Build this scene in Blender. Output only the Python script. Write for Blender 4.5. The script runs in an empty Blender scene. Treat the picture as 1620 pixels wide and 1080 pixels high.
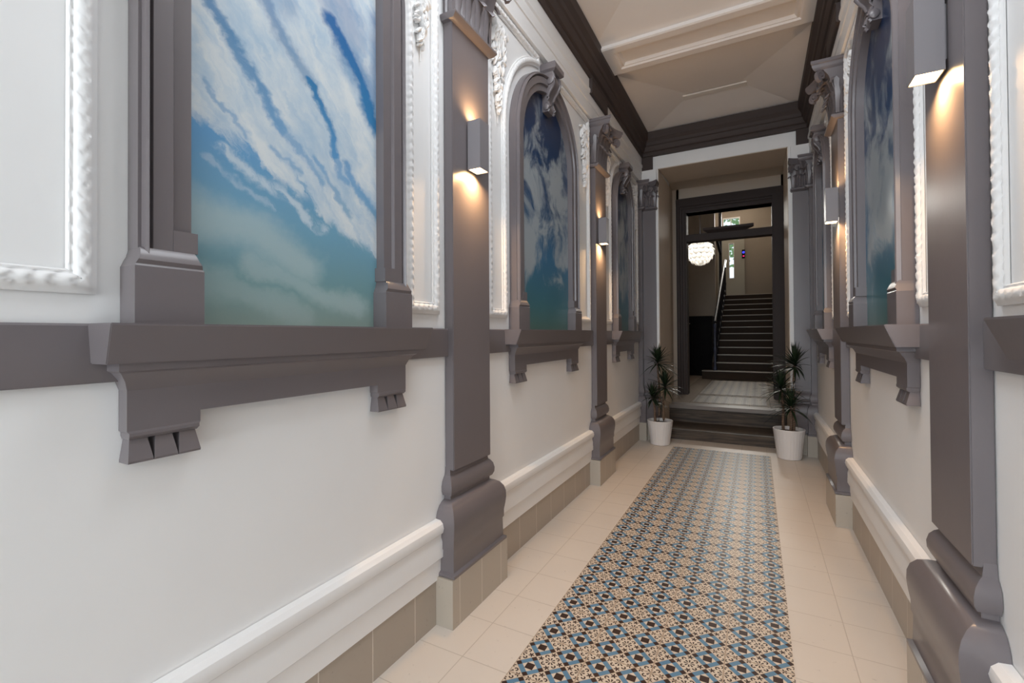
import bpy, bmesh, math, random
from mathutils import Matrix, Vector
import numpy as np
sc = bpy.context.scene
COL = sc.collection
PI = math.pi

# ------------------------------------------------------------------ camera
CAM_H = 1.0677
yaw, pitch, roll = 0.49330, 0.009922, -0.0064
FPX, CX, CY = 730.47, 804.6, 521.7
r0 = Vector((math.cos(yaw), math.sin(yaw), 0)); f0 = Vector((-math.sin(yaw), math.cos(yaw), 0)); u0 = Vector((0, 0, 1))
f1 = f0 * math.cos(pitch) + u0 * math.sin(pitch); u1 = u0 * math.cos(pitch) - f0 * math.sin(pitch)
r2 = r0 * math.cos(roll) + u1 * math.sin(roll); u2 = u1 * math.cos(roll) - r0 * math.sin(roll)
cd = bpy.data.cameras.new('camera'); cam = bpy.data.objects.new('camera', cd); COL.objects.link(cam)
M4 = Matrix((r2, u2, -f1)).transposed().to_4x4(); M4.translation = (0, 0, CAM_H)
cam.matrix_world = M4
cd.sensor_width = 36; cd.lens = FPX / 1620 * 36
cd.shift_x = (810 - CX) / 1620; cd.shift_y = (CY - 540) / 1620
cd.clip_start = 0.02
sc.camera = cam

# ------------------------------------------------------------------ world, daylight, exposure
sc.view_settings.view_transform = 'Standard'; sc.view_settings.look = 'None'
sc.view_settings.gamma = 1; sc.view_settings.use_curve_mapping = False
sc.view_settings.exposure = 0.04
sc.cycles.use_denoising = True
sc.cycles.max_bounces = 8; sc.cycles.diffuse_bounces = 5; sc.cycles.sample_clamp_indirect = 4
w = bpy.data.worlds.new('sky'); sc.world = w; w.use_nodes = True
w.node_tree.nodes['Background'].inputs[0].default_value = (0.80, 0.90, 1.0, 1)
w.node_tree.nodes['Background'].inputs[1].default_value = 1.3

def area(name, loc, rot, sx, sy, power, col, spread=PI, parent=None):
    l = bpy.data.lights.new(name, 'AREA'); l.shape = 'RECTANGLE'; l.size = sx; l.size_y = sy
    l.energy = power; l.color = col; l.spread = spread
    o = bpy.data.objects.new(name, l); COL.objects.link(o); o.location = loc; o.rotation_euler = rot
    if parent: o.parent = parent
    return o
XL, XR, XC = -1.06, 0.455, -0.3025
Y_REAR = -3.4
# daylight coming in through the open street entrance behind the camera
area('entrance_daylight', (XC, Y_REAR + .03, 1.45), (PI / 2, 0, 0), 1.45, 2.9, 78, (0.90, 0.98, 1.05))
# added fill without a fixture, unseen above the camera, evens out the corridor
area('added_ceiling_fill', (XC, 1.25, 3.0), (math.radians(12), 0, 0), .8, 1.0, 21, (0.92, 0.98, 1.05))
# daylight from the stair hall's landing window, and the hall's pendant lamp
area('landing_window_daylight', (-0.45, 12.45, 3.7), (-PI / 2, 0, 0), .7, .5, 64, (1.0, 0.97, 0.90))

# ------------------------------------------------------------------ materials
MATS = {}
def srgb(r, g, b):
    f = lambda c: (c / 255 / 12.92) if c / 255 <= .04045 else ((c / 255 + .055) / 1.055) ** 2.4
    return (f(r), f(g), f(b), 1)
class NT:
    def __init__(s, name, rough=.5):
        m = bpy.data.materials.new(name); m.use_nodes = True; s.m = m; s.t = m.node_tree
        s.b = s.t.nodes['Principled BSDF']; s.b.inputs['Roughness'].default_value = rough; MATS[name] = m
    def n(s, typ, **kw):
        o = s.t.nodes.new(typ)
        for k, v in kw.items(): setattr(o, k, v)
        return o
    def l(s, a, b): s.t.links.new(a, b)
    def put(s, sock, v):
        if hasattr(v, 'is_output'): s.l(v, sock)
        else: sock.default_value = v
    def math(s, op, a, b=0.0, c=0.0, clamp=False):
        o = s.n('ShaderNodeMath', operation=op); o.use_clamp = clamp
        for i, v in enumerate((a, b, c)): s.put(o.inputs[i], v)
        return o.outputs[0]
    def mix(s, f, a, b):
        o = s.n('ShaderNodeMix', data_type='RGBA'); s.put(o.inputs[0], f); s.put(o.inputs[6], a); s.put(o.inputs[7], b)
        return o.outputs[2]
    def ramp(s, f, stops, mode='LINEAR'):
        o = s.n('ShaderNodeValToRGB'); s.put(o.inputs[0], f); e = o.color_ramp.elements; o.color_ramp.interpolation = mode
        while len(e) < len(stops): e.new(1)
        for el, (p, c) in zip(e, stops): el.position = p; el.color = c
        return o.outputs[0]
    def sstep(s, x, a, b):
        o = s.n('ShaderNodeMapRange', interpolation_type='SMOOTHSTEP'); s.put(o.inputs[0], x)
        o.inputs[1].default_value = a; o.inputs[2].default_value = b
        return o.outputs[0]
    def noise(s, vec, scale=5., detail=4., rough=.5, dist=0.):
        o = s.n('ShaderNodeTexNoise'); s.l(vec, o.inputs['Vector']); o.inputs['Scale'].default_value = scale
        o.inputs['Detail'].default_value = detail; o.inputs['Roughness'].default_value = rough; o.inputs['Distortion'].default_value = dist
        return o.outputs[0]
    def xyz(s, kind='Object'):
        c = s.n('ShaderNodeTexCoord'); x = s.n('ShaderNodeSeparateXYZ'); s.l(c.outputs[kind], x.inputs[0])
        return c.outputs[kind], x.outputs[0], x.outputs[1], x.outputs[2]
    def comb(s, x, y, z=0.0):
        o = s.n('ShaderNodeCombineXYZ')
        for i, v in enumerate((x, y, z)): s.put(o.inputs[i], v)
        return o.outputs[0]
    def bump(s, h, strength=.2, dist=.01):
        o = s.n('ShaderNodeBump'); o.inputs['Strength'].default_value = strength; o.inputs['Distance'].default_value = dist
        s.l(h, o.inputs['Height']); s.l(o.outputs[0], s.b.inputs['Normal'])
    def base(s, v): s.put(s.b.inputs['Base Color'], v)

def plain(name, col, rough=.5, bump=None, metal=0.):
    k = NT(name, rough); v, *_ = k.xyz()
    n = k.noise(v, 3, 3)
    k.base(k.mix(n, tuple(c * .95 for c in col[:3]) + (1,), tuple(min(1, c * 1.04) for c in col[:3]) + (1,)))
    k.b.inputs['Metallic'].default_value = metal
    if bump: k.bump(k.noise(v, bump[0], 4), bump[1], .004)
    return k.m
WHITE = plain('white_plaster', (.86, .855, .845, 1), .55, (30, .06))
CEIL = plain('cream_ceiling_paint', (.86, .805, .76, 1), .7, (20, .05))
GREY = plain('mauve_grey_gloss_paint', (.166, .146, .151, 1), .30, (14, .10))
DGREY = plain('dark_frame_and_cornice_shade', (.066, .050, .046, 1), .6, (14, .08))  # door frame's own colour; on the cornices it stands in for shade
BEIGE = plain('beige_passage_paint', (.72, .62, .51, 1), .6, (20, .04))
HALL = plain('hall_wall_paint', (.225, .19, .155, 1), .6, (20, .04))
HALLG = plain('greyish_door_paint', (.30, .29, .25, 1), .5)
BLACK = plain('black_lacquer', (.005, .005, .006, 1), .7)
IRON = plain('black_iron', (.012, .013, .018, 1), .5)
CHROME = plain('polished_steel', (.6, .62, .65, 1), .15, None, 1.)
SCON = plain('sconce_grey_metal', (.22, .205, .215, 1), .4)
POTW = plain('white_ceramic', (.74, .72, .71, 1), .4)
SOIL = plain('dark_soil', (.02, .014, .01, 1), .9)
STEPW = plain('dark_stair_wood', (.040, .026, .017, 1), .6)
LANDING = plain('landing_stone_slab', (.20, .165, .14, 1), .35)
EDGE = plain('worn_steel_nosing', (.34, .29, .23, 1), .35)
CREST = plain('bright_plaster_fillet', (.85, .80, .74, 1), .6)

for _m, _v in ((DGREY, .25), (STEPW, .15), (BLACK, .1), (IRON, .2)): _m.node_tree.nodes['Principled BSDF'].inputs['Specular IOR Level'].default_value = _v

def m_tiles(name, col, grout, sx, sy, ox=0., oy=0., axes='xy', g=.0014, rough=.35):
    k = NT(name, rough); v, x, y, z = k.xyz()
    a = {'x': x, 'y': y, 'z': z}
    fs = []
    if axes == 'xy' and ox > .5: a['x'] = k.math('ABSOLUTE', k.math('SUBTRACT', x, XC))
    for ax, s_, o_ in ((axes[0], sx, ox), (axes[1], sy, oy)):
        if s_ <= 0: continue
        t = k.math('FRACT', k.math('DIVIDE', k.math('SUBTRACT', a[ax], o_), s_))
        d = k.math('MULTIPLY', k.math('MINIMUM', t, k.math('SUBTRACT', 1., t)), s_)
        fs.append(d)
    d = fs[0] if len(fs) == 1 else k.math('MINIMUM', fs[0], fs[1])
    j = k.sstep(d, g * .6, g * 1.4)
    n = k.noise(v, 2.3, 4)
    n2 = k.noise(v, 60, 3)
    c = k.mix(n, tuple(q * .92 for q in col[:3]) + (1,), tuple(q * 1.06 for q in col[:3]) + (1,))
    c = k.mix(k.sstep(n2, .66, .76), c, tuple(q * .8 for q in col[:3]) + (1,))
    k.base(k.mix(j, grout, c)); k.bump(j, .25, .002)
    return k.m
FLOORT = m_tiles('cream_floor_tile', (.67, .61, .545, 1), (.49, .43, .37, 1), .2, .2, .5702, .085)
SKIRTT = m_tiles('taupe_skirting_tile', (.40, .345, .285, 1), (.62, .56, .49, 1), .2, 0, .06, 0, 'yx', .002)
SKIRTX = m_tiles('taupe_plinth_tile', (.46, .405, .335, 1), (.62, .56, .49, 1), .155, 0, .03, 0, 'yx', .0022)

def m_runner(name, ox, oy, dark=1.0, b1=(.08, .19, .31), b2=(.14, .275, .40)):
    k = NT(name, .38); v, x, y, z = k.xyz()
    P = .1
    X = k.math('DIVIDE', k.math('SUBTRACT', x, ox), P); Y = k.math('DIVIDE', k.math('SUBTRACT', y, oy), P)
    fx = k.math('SUBTRACT', k.math('FRACT', X), .5); fy = k.math('SUBTRACT', k.math('FRACT', Y), .5)
    a = k.math('ABSOLUTE', k.math('ADD', fx, fy)); b = k.math('ABSOLUTE', k.math('SUBTRACT', fx, fy))
    mx = k.math('MAXIMUM', a, b); mn = k.math('MINIMUM', a, b)
    isb = k.math('LESS_THAN', mx, .5)
    band = k.math('MULTIPLY', k.math('GREATER_THAN', mx, .262), k.math('LESS_THAN', mx, .488))
    corner = k.math('MULTIPLY', band, k.math('GREATER_THAN', mn, .262))
    core = k.math('LESS_THAN', k.math('MAXIMUM', k.math('ABSOLUTE', fx), k.math('ABSOLUTE', fy)), .135)
    def lit(c): return tuple(q * dark for q in c[:3]) + (1,)
    n = k.noise(v, 9, 3)
    cream = k.mix(n, lit((.56, .48, .385)), lit((.70, .61, .50)))
    blue = k.mix(n, lit(b1), lit(b2))
    brown = k.mix(n, lit((.026, .014, .011)), lit((.052, .026, .020)))
    c = k.mix(band, cream, blue); c = k.mix(corner, c, brown); c = k.mix(core, c, brown)
    # floral diamond centred on the cell corner
    gx = k.math('SUBTRACT', k.math('FRACT', k.math('ADD', X, .5)), .5); gy = k.math('SUBTRACT', k.math('FRACT', k.math('ADD', Y, .5)), .5)
    agx = k.math('ABSOLUTE', gx); agy = k.math('ABSOLUTE', gy)
    r = k.math('SQRT', k.math('ADD', k.math('MULTIPLY', gx, gx), k.math('MULTIPLY', gy, gy)))
    th = k.math('ARCTAN2', gy, gx)
    c8 = k.math('COSINE', k.math('MULTIPLY', th, 8.))
    pet = k.math('MULTIPLY', k.math('GREATER_THAN', c8, .0), k.math('MULTIPLY', k.math('GREATER_THAN', r, .045), k.math('LESS_THAN', r, .165)))
    # fleur at the four corners: lobes round (0.34,0)
    lo = k.math('MAXIMUM', agx, agy); sh = k.math('MINIMUM', agx, agy)
    dx = k.math('SUBTRACT', lo, .325)
    rf = k.math('SQRT', k.math('ADD', k.math('MULTIPLY', dx, dx), k.math('MULTIPLY', sh, sh)))
    tf = k.math('ARCTAN2', sh, dx)
    fle = k.math('LESS_THAN', rf, k.math('ADD', .072, k.math('MULTIPLY', .034, k.math('COSINE', k.math('MULTIPLY', tf, 5.)))))
    # curls along the diagonals
    d1 = k.math('SUBTRACT', agx, .175); d2 = k.math('SUBTRACT', agy, .175)
    rc = k.math('SQRT', k.math('ADD', k.math('MULTIPLY', d1, d1), k.math('MULTIPLY', d2, d2)))
    ring = k.math('MULTIPLY', k.math('LESS_THAN', k.math('ABSOLUTE', k.math('SUBTRACT', rc, .055)), .022), k.math('GREATER_THAN', k.math('ADD', d1, d2), -.045))
    fl = k.math('MAXIMUM', k.math('MAXIMUM', pet, fle), ring)
    inside = k.math('LESS_THAN', k.math('ADD', agx, agy), .47)
    cf = k.mix(k.math('MULTIPLY', fl, inside), cream, brown)
    c = k.mix(isb, cf, c)
    # thin dark outline between the diamonds, pale joints every second diamond
    c = k.mix(k.math('LESS_THAN', k.math('ABSOLUTE', k.math('SUBTRACT', mx, .5)), .012), c, lit((.42, .34, .26)))
    js = []
    for q in (X, Y):
        t = k.math('FRACT', k.math('DIVIDE', q, 2.)); js.append(k.math('MINIMUM', t, k.math('SUBTRACT', 1., t)))
    j = k.math('LESS_THAN', k.math('MINIMUM', js[0], js[1]), .011)
    c = k.mix(j, c, lit((.40, .31, .23)))
    k.base(c); k.b.inputs['Specular IOR Level'].default_value = .22
    return k.m
RX0, RX1, RY1 = -0.7035, 0.0935, 4.585
RUNNER = m_runner('patterned_cement_tile', RX0, 1.295)
MAT2 = m_runner('patterned_landing_tile', -.68, 5.6, .8, (.10, .10, .10), (.16, .155, .15))

def m_sky(name, kind, seed):
    """a printed photograph of a cloudy sky; u runs across the print, v up it (Generated space)"""
    k = NT(name, .30); v, gx, u, vv = k.xyz('Generated')
    if kind == 'streak':
        grad = k.ramp(vv, [(0., srgb(142, 158, 148)), (.08, srgb(112, 146, 148)), (.2, srgb(112, 156, 178)), (.33, srgb(98, 150, 192)), (.5, srgb(52, 118, 164)), (.75, srgb(36, 84, 146)), (1., srgb(24, 56, 110))])
        du = k.math('MULTIPLY', u, .582); dv = k.math('MULTIPLY', vv, 1.324)
        P0 = k.comb(du, dv, 0.)
        w1 = k.noise(P0, 7., 4, .6); w2 = k.noise(k.comb(du, dv, 4.7), 7., 4, .6); w3 = k.noise(k.comb(du, dv, 8.1), 34., 4, .65)
        X = k.math('ADD', du, k.math('ADD', k.math('MULTIPLY', k.math('SUBTRACT', w1, .5), .085), k.math('MULTIPLY', k.math('SUBTRACT', w3, .5), .030)))
        Y = k.math('ADD', dv, k.math('ADD', k.math('MULTIPLY', k.math('SUBTRACT', w2, .5), .085), k.math('MULTIPLY', k.math('SUBTRACT', w3, .5), .024)))
        def seg(a, b):
            bx, by = b[0] - a[0], b[1] - a[1]; L = bx * bx + by * by
            px = k.math('SUBTRACT', X, a[0]); py = k.math('SUBTRACT', Y, a[1])
            h = k.math('ADD', k.math('MULTIPLY', px, bx / L), k.math('MULTIPLY', py, by / L), clamp=True)
            qx = k.math('SUBTRACT', px, k.math('MULTIPLY', h, bx)); qy = k.math('SUBTRACT', py, k.math('MULTIPLY', h, by))
            return k.math('SQRT', k.math('ADD', k.math('MULTIPLY', qx, qx), k.math('MULTIPLY', qy, qy)))
        def stroke(pts, wd, st):
            d = None
            for p, q in zip(pts, pts[1:]):
                e = seg(p, q); d = e if d is None else k.math('MINIMUM', d, e)
            return k.math('MULTIPLY', k.math('SUBTRACT', 1., k.sstep(d, wd * .15, wd)), st)
        def many(lst):
            o = None
            for p, wd, st in lst:
                e = stroke(p, wd, st); o = e if o is None else k.math('MAXIMUM', o, e)
            return o
        gaps = many([([(.05, .72), (.105, .663), (.152, .607), (.195, .574), (.247, .503)], .026, .8), ([(.247, .503), (.303, .449), (.36, .385)], .018, .6),
                     ([(.333, .664), (.359, .608), (.391, .55), (.407, .493)], .024, 1.), ([(.20, .80), (.238, .731), (.333, .664)], .034, .62), ([(.407, .493), (.43, .44), (.455, .43)], .020, .7),
                     ([(.05, .54), (.105, .491), (.15, .445)], .012, .55), ([(.40, .86), (.503, .755), (.57, .64)], .050, 1.), ([(.46, .80), (.60, .70), (.60, .95)], .085, .62),
                     ([(.443, .485), (.479, .43), (.56, .345)], .022, .8), ([(.33, .46), (.40, .39), (.47, .33)], .016, .6), ([(.50, .42), (.575, .33)], .024, .85), ([(.22, .45), (.30, .40)], .012, .5)])
        veil = many([([(.36, 1.0), (.46, .88)], .12, .45), ([(.15, .95), (.25, .83)], .06, .35)])
        ac = k.math('ADD', k.math('MULTIPLY', X, .80), k.math('MULTIPLY', Y, .60)); al = k.math('SUBTRACT', k.math('MULTIPLY', Y, .80), k.math('MULTIPLY', X, .60))
        fib = k.noise(k.comb(k.math('MULTIPLY', ac, 26.), k.math('MULTIPLY', al, 6.), seed), 1., 6, .62, .3)
        e = k.math('ADD', k.math('SUBTRACT', k.math('ADD', Y, k.math('MULTIPLY', X, .44)), .462), k.math('MULTIPLY', k.math('SUBTRACT', fib, .5), .16))
        up = k.sstep(e, -.012, .035)
        thin = many([([(.09, .395), (.173, .360), (.285, .305), (.365, .272)], .020, .85), ([(.231, .391), (.324, .340), (.454, .276)], .024, .9), ([(.06, .36), (.15, .33), (.22, .29)], .014, .4), ([(.40, .34), (.50, .27)], .014, .6)])
        thin = k.math('MULTIPLY', thin, k.sstep(fib, .30, .52))
        haze = many([([(-.05, .245), (.165, .222), (.304, .165)], .085, .62), ([(.157, .150), (.304, .103), (.50, .060)], .045, .5), ([(-.05, .12), (.12, .09), (.3, .02)], .05, .35)])
        c = grad
        c = k.mix(haze, c, srgb(176, 190, 188))
        c = k.mix(thin, c, srgb(196, 206, 212))
        cl = k.mix(k.sstep(k.math('ADD', k.math('MULTIPLY', fib, .6), k.math('MULTIPLY', w1, .4)), .34, .66), srgb(168, 188, 204), srgb(216, 217, 215))
        cov = k.math('MULTIPLY', up, k.math('SUBTRACT', .97, k.math('MAXIMUM', gaps, veil), 0., True))
        c = k.mix(cov, c, cl)
    else:
        grad = k.ramp(vv, [(0., srgb(92, 128, 124)), (.10, srgb(70, 122, 136)), (.3, srgb(52, 110, 150)), (.55, srgb(32, 70, 112)), (1., srgb(20, 38, 74))])
        du = k.math('MULTIPLY', u, .62); dv = k.math('MULTIPLY', vv, 1.3)
        wob = k.noise(k.comb(k.math('MULTIPLY', du, 3.), k.math('MULTIPLY', dv, 3.), seed), 1.3, 3)
        big = k.noise(k.comb(k.math('ADD', k.math('MULTIPLY', du, 6.), k.math('MULTIPLY', wob, .9)), k.math('MULTIPLY', dv, 4.2), seed), 1., 7, .60, .5)
        cov = k.ramp(vv, [(0., (.24,) * 3 + (1,)), (.13, (.38,) * 3 + (1,)), (.3, (.62,) * 3 + (1,)), (.6, (.60,) * 3 + (1,)), (.8, (.50,) * 3 + (1,)), (1., (.40,) * 3 + (1,))])
        m2 = k.math('ADD', big, k.math('SUBTRACT', cov, .5))
        mk = k.math('MULTIPLY', k.sstep(m2, .46, .66), .85)
        c = k.mix(mk, grad, srgb(176, 184, 190))
    br = k.n('ShaderNodeVectorMath', operation='MULTIPLY'); k.l(c, br.inputs[0]); br.inputs[1].default_value = (1.06, 1.1, 1.12) if kind == 'streak' else (.92, .92, .88)
    k.base(br.outputs[0])
    k.b.inputs['Specular IOR Level'].default_value = .35
    return k.m
SKY_A = m_sky('cloud_streak_print', 'streak', 2.4)
SKYS = [m_sky('wispy_cloud_print_' + 'abcde'[i], 'wisp', 11.3 + 5.7 * i) for i in range(5)]

def m_wood(name, c1, c2, rough=.45):
    k = NT(name, rough); v, x, y, z = k.xyz()
    n = k.noise(k.comb(k.math('MULTIPLY', x, 2.5), k.math('MULTIPLY', y, 22.), k.math('MULTIPLY', z, 34.)), 1.3, 5, .6, .4)
    k.base(k.mix(k.sstep(n, .3, .7), c1, c2)); k.bump(n, .15, .003)
    return k.m
WORN = m_wood('worn_dark_step_stone', (.018, .012, .009, 1), (.105, .075, .050, 1), .6)
def m_emit(name, col, st):
    k = NT(name); e = k.n('ShaderNodeEmission'); e.inputs[0].default_value = col; e.inputs[1].default_value = st
    k.l(e.outputs[0], k.t.nodes['Material Output'].inputs[0]); return k.m
LENS = m_emit('warm_sconce_lens', (1., .66, .30, 1), 16.0)
BULB = m_emit('white_lamp_bulb', (1., .95, .87, 1), 2300.)
BLUE_LED = m_emit('blue_indicator_light', (.05, .06, 1., 1), 1.6)
RED_LED = m_emit('red_indicator_light', (1., .03, .15, 1), 1.2)
def m_glass(name):
    k = NT(name); t = k.n('ShaderNodeBsdfTransparent'); g = k.n('ShaderNodeBsdfGlossy'); g.inputs['Roughness'].default_value = .03
    f = k.n('ShaderNodeFresnel'); f.inputs[0].default_value = 1.3; mx = k.n('ShaderNodeMixShader')
    k.l(f.outputs[0], mx.inputs[0]); k.l(t.outputs[0], mx.inputs[1]); k.l(g.outputs[0], mx.inputs[2])
    k.l(mx.outputs[0], k.t.nodes['Material Output'].inputs[0]); return k.m
GLASS = m_glass('clear_window_glass')
def m_petal():
    k = NT('white_translucent_petal', .5); k.base((.92, .91, .9, 1))
    tr = k.n('ShaderNodeBsdfTranslucent'); tr.inputs[0].default_value = (.97, .96, .94, 1); mx = k.n('ShaderNodeMixShader'); mx.inputs[0].default_value = .72
    k.l(k.b.outputs[0], mx.inputs[1]); k.l(tr.outputs[0], mx.inputs[2]); k.l(mx.outputs[0], k.t.nodes['Material Output'].inputs[0]); return k.m
PETAL = m_petal()
def m_leaf(name, c1, c2):
    k = NT(name, .4); v, *_ = k.xyz(); k.base(k.mix(k.noise(v, 14, 3), c1, c2)); return k.m
LEAF = m_leaf('dark_green_strap_leaf', (.008, .018, .008, 1), (.018, .036, .014, 1))
TREE = m_leaf('garden_foliage', (.10, .22, .07, 1), (.25, .42, .16, 1))
def m_trunk():
    k = NT('ringed_brown_stem', .7); v, x, y, z = k.xyz()
    n = k.math('SINE', k.math('ADD', k.math('MULTIPLY', z, 420.), k.math('MULTIPLY', k.noise(v, 40, 2), 5.)))
    k.base(k.mix(k.sstep(n, -.3, .6), (.085, .048, .03, 1), (.20, .135, .09, 1))); k.bump(n, .4, .002); return k.m
TRUNK = m_trunk()

# ------------------------------------------------------------------ mesh helpers
class MB:
    def __init__(s, f=None): s.v = []; s.f = []; s.map = f or (lambda a, b, c: (a, b, c))
    def add(s, pts):
        i = len(s.v); s.v += [s.map(*p) for p in pts]; return i
    def loft(s, rings, closed=True, caps=True, loop=False):
        n = len(rings[0]); b = [s.add(r) for r in rings]
        R = len(rings)
        for i in range(R if loop else R - 1):
            j = (i + 1) % R
            for q in range(n if closed else n - 1):
                t = (q + 1) % n
                s.f.append((b[i] + q, b[i] + t, b[j] + t, b[j] + q))
        if caps and not loop and closed:
            s.f.append(tuple(b[0] + q for q in range(n))); s.f.append(tuple(b[-1] + q for q in reversed(range(n))))
        return s
    def box(s, x0, x1, y0, y1, z0, z1):
        return s.loft([[(x0, y0, z), (x1, y0, z), (x1, y1, z), (x0, y1, z)] for z in (z0, z1)])
    def ext_y(s, prof, y0, y1, e=None):
        """polygon (p,z) extruded along y; e(p,z) insets the ends"""
        e = e or (lambda p, z: 0.)
        return s.loft([[(p, y0 + e(p, z), z) for p, z in prof], [(p, y1 - e(p, z), z) for p, z in prof]])
    def wrap(s, prof, P, y0, y1, back=0.):
        """(offset, z) profile wrapped round the three free sides of a pilaster of depth P"""
        return s.loft([[(back, y0 - e, z), (P + e, y0 - e, z), (P + e, y1 + e, z), (back, y1 + e, z)] for e, z in prof])
    def sweep(s, path, prof, closed=True, mod=None, ptfun=None):
        """path of (y,z); profile of (w,p), w along the path's left normal"""
        n = len(path); rings = []; acc = 0.
        for i in range(n):
            p = Vector(path[i])
            a = Vector(path[i - 1]) if (closed or i > 0) else None
            b = Vector(path[(i + 1) % n]) if (closed or i < n - 1) else None
            if i: acc += (p - Vector(path[i - 1])).length
            d1 = (p - a).normalized() if a is not None else None; d2 = (b - p).normalized() if b is not None else None
            d1 = d1 or d2; d2 = d2 or d1
            n1 = Vector((-d1.y, d1.x)); n2 = Vector((-d2.y, d2.x)); m = (n1 + n2) / max(.25, 1 + n1.dot(n2))
            ring = []
            for q, (wd, pr) in enumerate(prof):
                pp = pr + (mod(acc, wd, q) if mod else 0.)
                ring.append((pp, p.x + m.x * wd, p.y + m.y * wd))
            rings.append(ring)
        return s.loft(rings, True, not closed, closed)
    def tube(s, pts, rad, n=8):
        rings = []
        for i, p in enumerate(pts):
            p = Vector(p); a = Vector(pts[max(0, i - 1)]); b = Vector(pts[min(len(pts) - 1, i + 1)]); d = (b - a).normalized()
            u = d.cross(Vector((0, 0, 1)));
            if u.length < .05: u = d.cross(Vector((1, 0, 0)))
            u.normalize(); t = d.cross(u); rr = rad[i] if hasattr(rad, '__len__') else rad
            rings.append([tuple(p + u * rr * math.cos(2 * PI * k / n) + t * rr * math.sin(2 * PI * k / n)) for k in range(n)])
        return s.loft(rings)
    def lathe(s, prof, c=(0, 0, 0), n=32, rfun=None):
        rings = [[(c[0] + (r * (rfun(2 * PI * k / n, z) if rfun else 1)) * math.cos(2 * PI * k / n), c[1] + (r * (rfun(2 * PI * k / n, z) if rfun else 1)) * math.sin(2 * PI * k / n), c[2] + z) for k in range(n)] for r, z in prof]
        return s.loft(rings)
    def lump(s, c, ax, n1=6, n2=8):
        """ellipsoid with axis vectors ax (3 vectors)"""
        A = [Vector(a) for a in ax]; c = Vector(c); rings = []
        for i in range(1, n1):
            t = PI * i / n1; rings.append([tuple(c + A[2] * math.cos(t) + (A[0] * math.cos(2 * PI * k / n2) + A[1] * math.sin(2 * PI * k / n2)) * math.sin(t)) for k in range(n2)])
        return s.loft(rings)
    def build(s, name, mat, parent=None, smooth=35, sub=0, bevel=0):
        me = bpy.data.meshes.new(name); me.from_pydata(s.v, [], s.f)
        bm = bmesh.new(); bm.from_mesh(me); bmesh.ops.recalc_face_normals(bm, faces=bm.faces[:])
        if bevel: bmesh.ops.bevel(bm, geom=[e for e in bm.edges if len(e.link_faces) == 2 and e.calc_face_angle(0) > .6], offset=bevel, segments=2, affect='EDGES', clamp_overlap=True)
        bm.to_mesh(me); bm.free()
        me.materials.append(mat)
        if smooth: me.shade_smooth(); me.set_sharp_from_angle(angle=math.radians(smooth))
        o = bpy.data.objects.new(name, me); COL.objects.link(o)
        if parent is not None:
            o.parent = parent; o.matrix_parent_inverse = Matrix.Translation(-Vector(parent.location))
        return o
def thing(name, label, cat, loc, group=None):
    o = bpy.data.objects.new(name, None); COL.objects.link(o); o.location = loc; o.empty_display_size = .05
    tag(o, label, cat, group); return o
def tag(o, label, cat, group=None):
    o['label'] = label; o['category'] = cat
    if group: o['group'] = group
    return o
def struct(o, label=None):
    o['kind'] = 'structure'
    if label: o['label'] = label
    return o
def side(sg):                       # p = projection from the wall surface into the corridor
    return (lambda p, y, z: (XL + max(p, .0016), y, z)) if sg < 0 else (lambda p, y, z: (XR - max(p, .0016), y, z))
END_Y = 4.85
endmap = lambda p, u, z: (u, END_Y - max(p, .0016), z)
def arc(c, r, a0, a1, n): return [(c[0] + r * math.cos(a0 + (a1 - a0) * i / n), c[1] + r * math.sin(a0 + (a1 - a0) * i / n)) for i in range(n + 1)]
def dense(path, ds, closed=True):
    out = []
    n = len(path)
    for i in range(n if closed else n - 1):
        a = Vector(path[i]); b = Vector(path[(i + 1) % n]); k = max(1, int((b - a).length / ds))
        out += [tuple(a + (b - a) * q / k) for q in range(k)]
    if not closed: out.append(path[-1])
    return out

# ------------------------------------------------------------------ the shell
struct(MB().box(XL - .2, XR + .2, Y_REAR, END_Y + .12, -.1, 0).build('floor', FLOORT, None, 0), 'cream square floor tiles')
struct(MB().box(XL - .15, XL, Y_REAR, END_Y, 0, 3.25).build('wall_left', WHITE, None, 0))
struct(MB().box(XR, XR + .15, Y_REAR, END_Y, 0, 3.25).build('wall_right', WHITE, None, 0))
OX0, OX1, OZ = -.872, .262, 2.745       # opening in the end wall
WB1 = 5.56
b = MB(); b.box(XL - .15, OX0, END_Y, WB1, 0, 3.3); b.box(OX1, XR + .15, END_Y, WB1, 0, 3.3); b.loft([[(OX0, END_Y, OZ), (OX0, WB1, OZ + .062), (OX0, WB1, 3.3), (OX0, END_Y, 3.3)], [(OX1, END_Y, OZ), (OX1, WB1, OZ + .062), (OX1, WB1, 3.3), (OX1, END_Y, 3.3)]])
struct(b.build('wall_back', WHITE, None, 0), 'white wall round the opening to the stair hall')
# beige lining of the deep opening
b = MB(); b.box(OX0, OX0 + .004, END_Y + .012, WB1, .0, OZ); b.box(OX1 - .004, OX1, END_Y + .012, WB1, .0, OZ); b.loft([[(x_, END_Y + .012, OZ - .003), (x_, WB1, OZ + .058), (x_, WB1, OZ + .062), (x_, END_Y + .012, OZ + .001)] for x_ in (OX0, OX1)])
struct(b.build('trim_1', BEIGE, None, 0), 'beige painted lining of the deep opening')

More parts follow.
